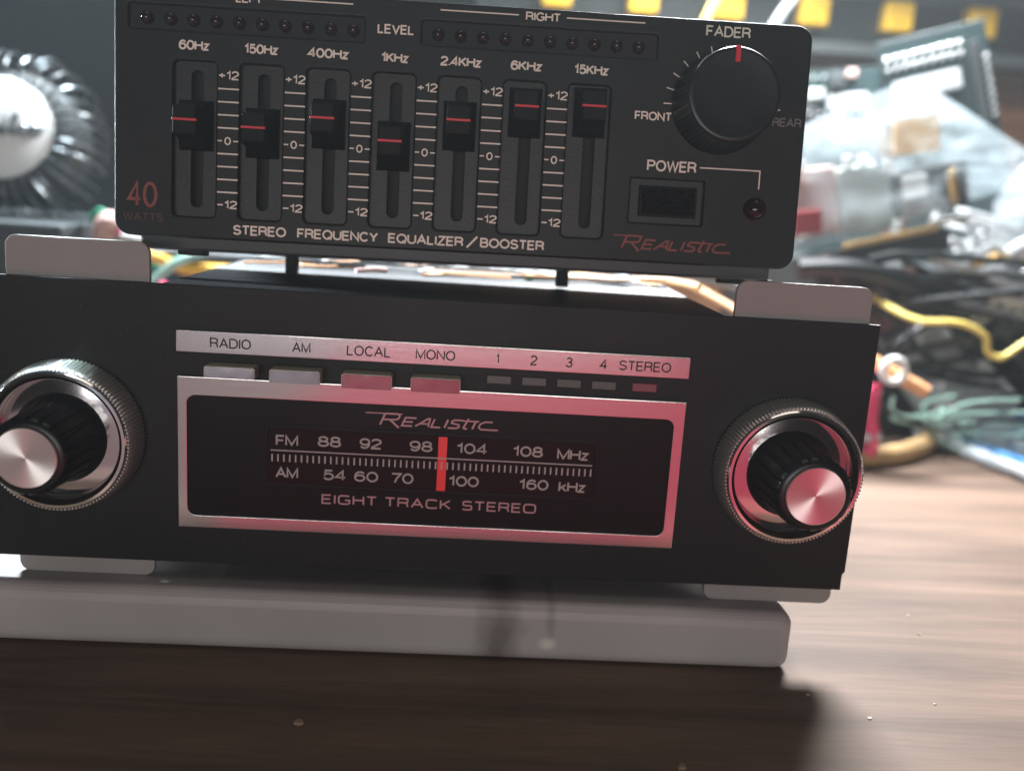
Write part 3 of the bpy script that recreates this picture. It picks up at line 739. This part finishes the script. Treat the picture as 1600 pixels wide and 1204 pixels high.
mb = MB(); mb.lathe([(1.6, -.1), (2.2, 0.0), (2.6, 0.3), (2.7, 1.4), (2.5, 2.5), (1.6, 2.6)], 0, 0, 48, cap1=True, cap0=True)
mb.build('core', 'drum_black', coil)

# ------------------------------------------------------------------ shelf back: power strip and wooden board
ps = tag(empty('power_strip', (20, 40, 19.3)), 'black power strip with a row of yellow sockets behind the equalizer', 'power strip')
mb = MB(); mb.box(-20, 30, 0, 4, 0.75, 3.4, 0.12); mb.build('housing', 'strip_black', ps)
mb = MB(); mb.box(-20, 30, -0.15, 4, 0.0, 0.70, 0.08); mb.build('lower_rail', 'strip_metal', ps)
mb = MB(); mb.box(-20, 30, 0.2, 4, 3.42, 4.6, 0.08); mb.build('upper_rail', 'strip_metal', ps)
sk = None
for i in range(8):
    x = -15.2+5.17*i-0.05
    if sk is None:
        mb = MB(); mb.box(-.85, .85, -1.0, 0.02, -.85, .85, 0.16, 3); sk = mb.build('socket', 'yellow', ps, loc=(x, 0, 2.25))
        mb = MB()
        for a, b, c, d in ((-.38, -.22, .05, .45), (.22, .38, .05, .45), (-.14, .14, -.5, -.2)): mb.box(a, b, -1.01, -.9, c, d)
        mb.box(-.6, .6, -1.005, -.95, .62, .66)
        mb.build('socket_slot', 'yellow_dark', sk)
    else: dup(sk, ps, (x+15.25, 0, 0))
mb = MB(); mb.box(2, 52, 42, 44.2, 0, 19.25, 0.1)
tag(mb.build('wooden_board', 'board_wood'), 'brown wooden board standing beneath the power strip', 'board')

# ------------------------------------------------------------------ junk at the right
mb = MB(); mb.box(15.8, 46, 21.5, 37, 0, 7.55, 0.2)
tag(mb.build('equipment_case', 'dark_plastic'), 'dark equipment case under the heap of electronic parts', 'case')
def pcb(name, label, loc, rot, w_, h_, comps, pins):
    o = tag(empty(name, loc, rot), label, 'circuit board')
    mb = MB(); mb.box(-w_/2, w_/2, -.08, .08, 0, h_, 0.02, 1); mb.build('board', 'pcb', o)
    for (x0, x1, z0, z1, d, mt, nm) in comps:
        mb = MB(); mb.box(x0, x1, -d, -.08, z0, z1, 0.05); mb.build(nm, mt, o)
    mb = MB()
    for (x, z) in pins: mb.box(x-.09, x+.09, -.45, -.08, z-.09, z+.09, 0.03, 1)
    if pins: mb.build('solder_pins', 'solder', o)
    return o
rnd = random.Random(3)
pcb('circuit_board', 'small dark circuit board crowded with parts, below the wooden board', (19.4, 31, 7.6), (rad(-6), rad(-7), rad(-10)), 6.2, 9.6,
    [(-2.6, -1.9, 8.3, 9.0, .6, 'pink_plastic', 'component'), (-1.6, -1.0, 8.4, 9.1, .6, 'dark_plastic', 'component'), (-.7, .2, 8.1, 8.6, .5, 'grey_plastic', 'component'), (.5, 1.2, 8.6, 9.3, .7, 'dark_plastic', 'component'), (1.4, 1.9, 9.1, 9.5, .4, 'pink_plastic', 'component'), (-1.8, -.2, 7.4, 7.9, .4, 'dark_plastic', 'component'), (.4, 2.4, 7.5, 8.2, .5, 'wire_grey', 'component')],
    [(-2.4+.35*i, 7.2+.1*(i % 3)) for i in range(14)]+[(-2.3+.5*i, 9.2) for i in range(8)])
pcb('circuit_board', 'tilted circuit board with rows of bright pins, at the top right', (25.3, 27, 7.6), (rad(-4), rad(-16), rad(-14)), 5.0, 11.6,
    [(-2.1, 1.0, 8.6, 9.5, .5, 'wire_grey', 'connector'), (1.6, 2.0, 6.6, 10.6, .5, 'dark_plastic', 'edge_rail'), (-2.0, -1.0, 7.3, 7.9, .5, 'dark_plastic', 'connector')],
    [(-2.2+.42*i, 10.2+.5*j) for i in range(9) for j in range(2)]+[(-2.1+.42*i, 8.1) for i in range(6)]+[(2.25, 7+.4*i) for i in range(8)])
def sheet(outline, depth, amp, seed, cuts=5, back=None):
    """crumpled film bag: front and back skins meeting at the outline"""
    mb = MB()
    for side in (1, -1):
        b = bmesh.new(); vs = [b.verts.new(p) for p in outline]; b.faces.new(vs)
        cen = sum((Vector(p) for p in outline), Vector())/len(outline)
        bmesh.ops.poke(b, faces=b.faces); bmesh.ops.subdivide_edges(b, edges=b.edges, cuts=cuts, use_grid_fill=True); bmesh.ops.triangulate(b, faces=b.faces); bmesh.ops.subdivide_edges(b, edges=b.edges, cuts=1, use_grid_fill=True)
        bmesh.ops.triangulate(b, faces=b.faces)
        bed = {v for e in b.edges if e.is_boundary for v in e.verts}
        bd = [v.co.copy() for v in bed]
        for v in b.verts:
            if v in bed: continue
            d = min((v.co-q).length for q in bd)
            nn = noise.noise(v.co*0.9+Vector((seed, side*3, 0)))*amp+abs(noise.noise(v.co*0.45+Vector((seed+9, side, 2))))*amp*1.6+abs(noise.noise(v.co*2.6+Vector((seed, 4, side))))*amp*0.9
            v.co.y += side*min(1, d/1.8)*depth*0.5+nn*min(1, d/0.6)
        mb.bm(b)
    return mb
bag = sheet([(14.4, 21.5, 7.9), (14.3, 22, 13.2), (16.8, 22.5, 14.5), (19.6, 23, 15.8), (20.6, 23, 15.2), (22.4, 23, 14.3), (25.2, 23, 12.9), (25.4, 22.5, 11.6), (23.4, 22, 11.0), (21.4, 21.6, 10.4), (20.9, 21.6, 9.6)], 2.4, 0.35, 4)
tag(bag.build('plastic_bag', 'film', angle=60), 'large clear plastic bag full of electronic parts beside the equalizer', 'bag')
def thingbox(name, label, cat, mt, loc, rot, dims, extra=()):
    o = tag(empty(name, loc, rot), label, cat)
    for (x0, x1, y0, y1, z0, z1, m_, nm) in [(*dims, mt, 'body')]+list(extra):
        mb = MB(); mb.box(x0, x1, y0, y1, z0, z1, min(0.08, (x1-x0)*.2, (z1-z0)*.2)); mb.build(nm, m_, o)
    return o
thingbox('connector_block', 'pale grey connector block inside the large clear bag', 'connector', 'grey_plastic', (17.9, 22.3, 9.0), (0, rad(-14), 0), (-1.1, 1.1, -.5, .5, 0, 2.9),
         [(-.8, -.5, -.62, -.3, 2.9, 3.4, 'white_plastic', 'pin'), (-.1, .2, -.62, -.3, 2.9, 3.3, 'white_plastic', 'pin'), (.55, .85, -.6, -.3, 2.7, 3.2, 'dark_plastic', 'pin')])
thingbox('terminal_block', 'pinkish terminal block in the bag, touching the equalizer edge', 'terminal', 'pink_plastic', (15.7, 22.4, 8.7), (0, rad(-12), 0), (-1.2, .9, -.5, .5, 0, 2.9), [(-.7, -.4, -.6, .0, 2.9, 3.3, 'white_plastic', 'pin')])
thingbox('red_fuse', 'red plastic fuse low in the bag near the power lamp', 'fuse', 'red_plastic', (15.1, 21.6, 8.75), (0, rad(-10), 0), (-.7, .55, -.3, .1, 0, 1.05))
thingbox('paper_label', 'orange paper label inside the large clear bag', 'label', 'orange_paper', (19.7, 22.3, 12.5), (0, rad(-10), 0), (-1.0, 1.0, -.02, .02, 0, 1.5))
thingbox('relay', 'grey and black relay with a white cap under the orange label', 'relay', 'dark_plastic', (20.2, 22.2, 9.9), (0, rad(-14), 0), (-1.2, 2.0, -.5, .5, 0, 2.0),
         [(-.9, .2, -.62, -.45, .8, 1.75, 'white_plastic', 'cap'), (1.1, 1.45, -.7, -.45, .3, 1.7, 'gold', 'terminal'), (-1.0, 1.0, -.6, -.45, .0, .6, 'wire_grey', 'plate')])
ec = tag(empty('edge_connector', (17.9, 21.3, 8.35), (0, rad(-15), 0)), 'long black edge connector with gold pins lying under the bag', 'connector')
mb = MB(); mb.box(-3.4, 3.2, -.45, .45, -.75, .25, 0.1); mb.build('body', 'dark_plastic', ec)
mb = MB()
for i in range(14): mb.box(-1.4+i*.3, -1.24+i*.3, -.55, -.3, .2, .48, 0.03, 1)
mb.build('contact_pins', 'gold', ec)
mb = MB(); mb.box(-.9, .9, -.12, .12, -.14, .14, 0.1)
tag(mb.build('metal_strip', 'solder', loc=(20.9, 20.9, 9.75), rot=(0, rad(-12), 0)), 'short shiny metal strip at the end of the black edge connector', 'strip')
mb = sheet([(18.0, 21.2, 5.8), (19.6, 21.2, 7.4), (24.5, 19.5, 2.4), (24.0, 19, .12), (21.2, 19.3, .12), (18.6, 20.4, 3.6)], 0.6, 0.22, 12)
tag(mb.build('plastic_bag', 'film_pale', angle=60), 'small pale clear bag leaning on the dark case under the yellow wire', 'bag')
mb = sheet([(21.6, 18.0, .1), (22.4, 18.6, 1.5), (24.6, 18.6, 1.6), (26.8, 17.8, .4), (25, 16.9, .1)], 0.7, 0.15, 22)
tag(mb.build('plastic_bag', 'film', angle=60), 'flat clear bag with a pale rim lying by the blue cable', 'bag')
def cable(name, label, mt, pts, r=0.2, cat='cable', group=None, n=10):
    mb = MB(); mb.tube(pts, r, n); return tag(mb.build(name, mt), label, cat, group)
cable('yellow_wire', 'bright yellow wire looping in front of the dark case', 'wire_yellow', [(17.6, 20.6, 6.4), (18.8, 18.4, 5.65), (20.4, 18.0, 5.65), (21.6, 18.0, 5.2), (21.8, 17.9, 4.55), (22.4, 17.9, 4.35), (23.3, 18.0, 4.95), (25.0, 18.4, 5.9), (30, 20, 7.7)], 0.125, 'wire')
G_ = 'grey cables hanging over the case'
cable('grey_cable', 'topmost pale grey cable of three over the dark case', 'wire_white', [(20.4, 21.2, 8.0), (22.2, 20.4, 7.6), (24.6, 20.0, 6.9), (30, 20, 5.6)], 0.20, group=G_)
cable('grey_cable', 'middle grey cable of three over the dark case', 'wire_grey', [(20.2, 21.1, 7.3), (22.2, 20.4, 6.75), (25.5, 20, 6.3), (30, 20, 5.7)], 0.20, group=G_)
cable('grey_cable', 'lowest grey cable of three over the dark case', 'wire_grey', [(20.4, 21.1, 6.5), (22.6, 20.4, 6.15), (25.4, 20, 5.75), (30, 20, 5.2)], 0.15, group=G_)
cable('amber_wire', 'amber wire resting on top of the case above the grey cables', 'wire_amber', [(22.4, 21.4, 7.85), (23.5, 21, 8.3), (25.0, 21, 8.0), (27, 21.5, 7.75)], 0.17, 'wire')
cable('white_cable', 'thick white cable arching at the right edge over the bag corner', 'wire_white', [(23.8, 21, 8.4), (25, 20.6, 9.3), (27, 20.6, 9.6), (31, 22, 8.0)], 0.32)
cable('black_cable', 'black cable lying over the case front beneath the edge connector', 'wire_black', [(14.4, 20.4, 7.3), (17, 20.2, 7.4), (20, 20.4, 6.6), (23, 20.8, 4.6), (27, 20.6, 4.0)], 0.45)
cable('wooden_stick', 'orange wooden stick poking out beside the radio edge', 'stick_orange', [(15.4, 16.6, 4.6), (18.5, 16.0, 3.1)], 0.27, 'stick')
cable('tan_rope', 'thick tan rope curving over the desk beside the radio', 'tan', [(10.6, 16.6, .42), (14.5, 15.6, .42), (16.4, 15.9, .42), (18.2, 16.7, .42), (20.2, 18.6, .42), (21.8, 21.0, .42)], 0.40, 'rope', n=16)
mb = MB()
for i in range(9):
    p = [(15.6+rnd.uniform(-1.1, 1.1), 16.4+rnd.uniform(-1, 1), .3+rnd.uniform(0, 2.7)) for _ in range(5)]
    mb.tube(p, 0.22, 8)
tag(mb.build('tangled_ribbon', 'magenta'), 'tangled pink and red ribbon behind the tan rope', 'ribbon')
mb = MB()
for i in range(5):
    p = [(15.8+rnd.uniform(-1.2, 1.2), 16.2+rnd.uniform(-1, 1), .3+rnd.uniform(0, 2.9)) for _ in range(5)]
    mb.tube(p, 0.18, 8)
tag(mb.build('tangled_ribbon', 'wire_white'), 'tangled white ribbon mixed with the pink one', 'ribbon')
mb = MB(); mb.tube([(17+.45*math.cos(a*.7), 15.8, 3.9+.45*math.sin(a*.7)) for a in range(9)], 0.14, 8, 4, closed=True)
tag(mb.build('white_ring', 'white_plastic'), 'small white ring hanging on the orange stick', 'ring')
cable('white_cable', 'white cable running along the desk toward the right edge', 'wire_white', [(20.6, 22.6, 1.9), (23.6, 21.8, .6), (24.3, 19.6, .45), (24.7, 17.6, .45), (25.5, 14, .45)], 0.27)
cable('blue_cable', 'blue cable lying on the desk beside the white one', 'wire_blue', [(21.8, 21.2, .4), (22.4, 18.6, .36), (23.2, 16.4, .36), (24.0, 13.6, .36), (24.5, 11, .36)], 0.2)
cable('pale_cable', 'pale grey flat cable on the desk in front of the blue one', 'wire_grey', [(20.9, 20.8, .4), (21.7, 18.0, .32), (22.3, 15.2, .32), (22.8, 12.6, .32)], 0.28)
cable('black_wire', 'thin black wire arching over the pale cables on the desk', 'wire_black', [(15.6, 16.8, 3.6), (17.3, 16, 2.2), (19.5, 16, 1.6), (22, 17, 1.9), (25, 18, 1.7)], 0.07, 'wire')

def tangle(name, label, mt, x, y, z, n, r, seed, pts=6, cat='wires'):
    q = random.Random(seed); mb = MB()
    for _ in range(n):
        p = [(q.uniform(*x), q.uniform(*y), q.uniform(*z)) for _ in range(pts)]
        mb.tube(p, r, 7, 6)
    return tag(mb.build(name, mt), label, cat)
tangle('wire_tangle', 'tangle of black wires hanging on the front of the dark case', 'wire_black', (17, 30), (19.3, 21.3), (2.5, 8.2), 12, 0.16, 5)
tangle('wire_tangle', 'tangle of pale grey wires on the dark case at the right edge', 'wire_grey', (21.5, 31), (20, 21.4), (5.0, 8.8), 7, 0.11, 8)
tangle('wire_tangle', 'tangle of white wires on top of the case behind the amber wire', 'wire_white', (22, 32), (22, 25), (7.8, 10.2), 8, 0.13, 11)
tangle('wire_tangle', 'tangle of blue wires on the desk at the right edge', 'wire_blue', (23.6, 29), (17, 22), (0.2, 2.2), 5, 0.12, 14)
tangle('wire_tangle', 'tangle of pale teal wires in front of the small clear bag', 'wire_teal', (18.2, 24), (17.6, 19), (0.2, 2.6), 3, 0.07, 17)
tangle('wire_tangle', 'tangle of rusty brown wires beside the bracket at the right', 'brown_dark', (15.2, 20), (20.2, 21.3), (4.5, 7.6), 7, 0.2, 20)
q_ = sheet([(21.6, 29.5, 15.6), (22.3, 29.5, 17.2), (23.4, 29.5, 16.9), (23.6, 29.5, 15.7), (22.6, 29.6, 7.6)], 0.5, 0.3, 31, 3)
tag(q_.build('tissue', 'white_plastic', angle=60), 'crumpled white tissue between the two circuit boards', 'tissue')
q_ = sheet([(23.6, 21.8, 7.8), (23.2, 21.8, 10.6), (24.4, 22, 12.4), (26.6, 22, 12.8), (28.5, 22, 9.8), (28, 21.8, 7.8)], 1.2, 0.4, 41, 4)
tag(q_.build('plastic_wrap', 'film_pale', angle=60), 'crumpled clear wrap on the case at the right edge below the big bag', 'wrap')
# ------------------------------------------------------------------ behind the radio, seen through the gap under the equalizer
G2 = 'wires behind the radio'
for i, (nm, lb, mt, pts, r_) in enumerate((
  ('tan_cable', 'tan cable bending down at the right end of the gap', 'stick_orange', [(7.2, 21.6, 6.4), (9.2, 20.0, 6.5), (10.3, 18.6, 6.1), (11.6, 17, 5.4)], .13),
  ('green_wire', 'green wire curling at the left end of the gap under the equalizer', 'wire_green', [(-13.5, 19.5, 7.4), (-11.4, 17.5, 5.9), (-10.2, 17, 6.6), (-8.9, 17.4, 6.9), (-7.2, 18.4, 6.6), (-5, 21, 6.0)], .2),
  ('teal_wire', 'pale teal wire looping beside the yellow one', 'wire_teal', [(-11.4, 16.4, 5.4), (-10.4, 16.2, 6.3), (-9.3, 16.6, 6.75), (-7.8, 17.4, 6.7), (-6, 20, 6.2)], .17),
  ('amber_wire', 'amber yellow wire right beside the left bracket', 'wire_amber', [(-13, 17.6, 6.2), (-11.6, 17.2, 6.5), (-10.4, 17.2, 6.1), (-9.2, 18, 6.0), (-8, 20, 5.8)], .24),
  ('pink_wire', 'pink wire at the lower corner of the left bracket gap', 'magenta', [(-13, 16.8, 5.2), (-11.4, 16.6, 5.5), (-10.2, 16.8, 5.2), (-8, 18, 5.0)], .2),
  ('white_wire', 'white wire above the amber wire at the left bracket', 'wire_white', [(-12.8, 17.8, 7.1), (-11.2, 17.4, 6.95), (-9.8, 17.4, 6.7), (-8.8, 17.6, 7.05), (-7.4, 18.4, 6.8)], .19),
  ('red_clip', 'red clip wire peeking over the left bracket corner', 'magenta', [(-13.2, 18.2, 7.35), (-12.2, 18, 7.2), (-11.4, 18, 6.95)], .26),
  ('brown_cable', 'rusty brown cable end between coil and equalizer', 'pink_plastic', [(-13.9, 18.6, 6.9), (-13.5, 18.2, 7.6), (-12.9, 18.4, 7.3)], .42),
  ('green_clip', 'bright green clip beside the brown cable end', 'wire_green', [(-14.3, 18.8, 7.6), (-13.9, 18.6, 7.9), (-13.7, 18.6, 7.3)], .22),
)):
    cable(nm, lb, mt, pts, r_, 'wire', G2)
mb = MB(); mb.box(-14.5, -7.6, 16.9, 22, 0, 4.9, 0.2)
tag(mb.build('cable_tray', 'dark_plastic'), 'dark tray holding the coloured wires behind the radio', 'tray')
cable('cream_cable', 'pale cream cable rising diagonally behind the equalizer top edge', 'wire_yellow', [(12.0, 36, 17.5), (13.4, 36, 21.0), (15.0, 36.5, 24.5), (18, 38, 30)], 0.22)
cable('grey_cable', 'pale grey cable curving up behind the fader knob', 'wire_grey', [(16.2, 36, 18), (17.2, 36, 20.5), (19.0, 36, 22.6), (23, 36.5, 25)], 0.24)

# ------------------------------------------------------------------ flakes on the desk
for i, (x, y, a, sz, mt, lb) in enumerate(((-2.1, -3.0, .3, .11, 'flake', 'tan flake on the dark desk in front of the block'), (4.7, -3.95, .9, .09, 'flake', 'brown crumb at the bottom edge of the view'),
        (7.85, -1.4, 1.2, .05, 'flake_pale', 'pale crumb just off the block end'), (11.8, 2.5, .4, .055, 'flake_pale', 'pale crumb on the bright desk right of the knob'), (11.6, 1.5, .2, .05, 'flake', 'dark crumb on the bright desk right of the knob'),
        (8.8, -2.2, .7, .06, 'flake_pale', 'pale crumb at the shadow edge on the desk'), (10.4, -1.6, .1, .045, 'flake_pale', 'tiny pale crumb on the bright desk beyond the shadow'))):
    mb = MB(); n6 = 7
    sz *= 0.72; vs = [(sz*(1+.35*rnd.uniform(-1, 1))*math.cos(2*math.pi*k/n6)*1.4, sz*(1+.35*rnd.uniform(-1, 1))*math.sin(2*math.pi*k/n6), 0) for k in range(n6)]
    mb.add(vs+[(p[0]*.8, p[1]*.8, sz*.5) for p in vs], [tuple(range(n6, 2*n6)), tuple(reversed(range(n6)))]+[(k, (k+1) % n6, n6+(k+1) % n6, n6+k) for k in range(n6)])
    o = mb.build('flake', mt, loc=(x, y, 0.0)); o.rotation_euler = (0, 0, a); tag(o, lb, 'flake', 'flakes scattered on the desk')

# ------------------------------------------------------------------ wire scraps on the radio top behind the equalizer
for nm, lb, mt, pts, r_ in (
  ('green_bead', 'left green bead on the radio top behind the equalizer', 'bead_green', [(-0.3, 6.3, 7.47), (0.0, 6.35, 7.5)], .07),
  ('green_bead', 'right green bead on the radio top behind the equalizer', 'bead_green', [(2.0, 5.9, 7.49), (2.2, 5.9, 7.5)], .09),
  ('pink_scrap', 'pink wire scrap on the radio top under the equalizer', 'pink_plastic', [(-2.35, 5.2, 7.45), (-1.9, 5.5, 7.48), (-1.6, 5.6, 7.46)], .06),
  ('pink_scrap', 'second pink scrap lying near the right green bead', 'pink_plastic', [(0.9, 6.2, 7.46), (1.5, 6.0, 7.47)], .05),
  ('tan_scrap', 'tan wire scrap at the right of the radio top', 'stick_orange', [(4.9, 6.8, 7.5), (5.9, 6.6, 7.55), (6.6, 5.9, 7.5)], .09),
  ('black_scrap', 'thin black wire scrap across the radio top', 'wire_black', [(-1.2, 6.9, 7.45), (0.6, 7.3, 7.47), (2.4, 7.2, 7.45)], .05)):
    cable(nm, lb, mt, pts, r_, 'scrap', n=8)
cable('white_cable', 'white cable lying across the radio top behind the equalizer', 'wire_white', [(-8.4, 8.3, 7.5), (-4, 7.0, 7.53), (0, 7.9, 7.53), (4, 7.4, 7.53), (7, 8.0, 7.6), (12, 10, 6.5)], 0.13)

for lb, mt, sd, n_w in (('thin white wires scattered on the radio top behind the equalizer', 'wire_white', 51, 6), ('thin tan wires scattered on the radio top behind the equalizer', 'stick_orange', 52, 3),
                   ('thin dark wires scattered on the radio top behind the equalizer', 'wire_black', 53, 6)):
    tangle('wire_tangle', lb, mt, (-5.3, 5.6), (4.9, 10.5), (7.46, 7.58), n_w, 0.035, sd, 5)
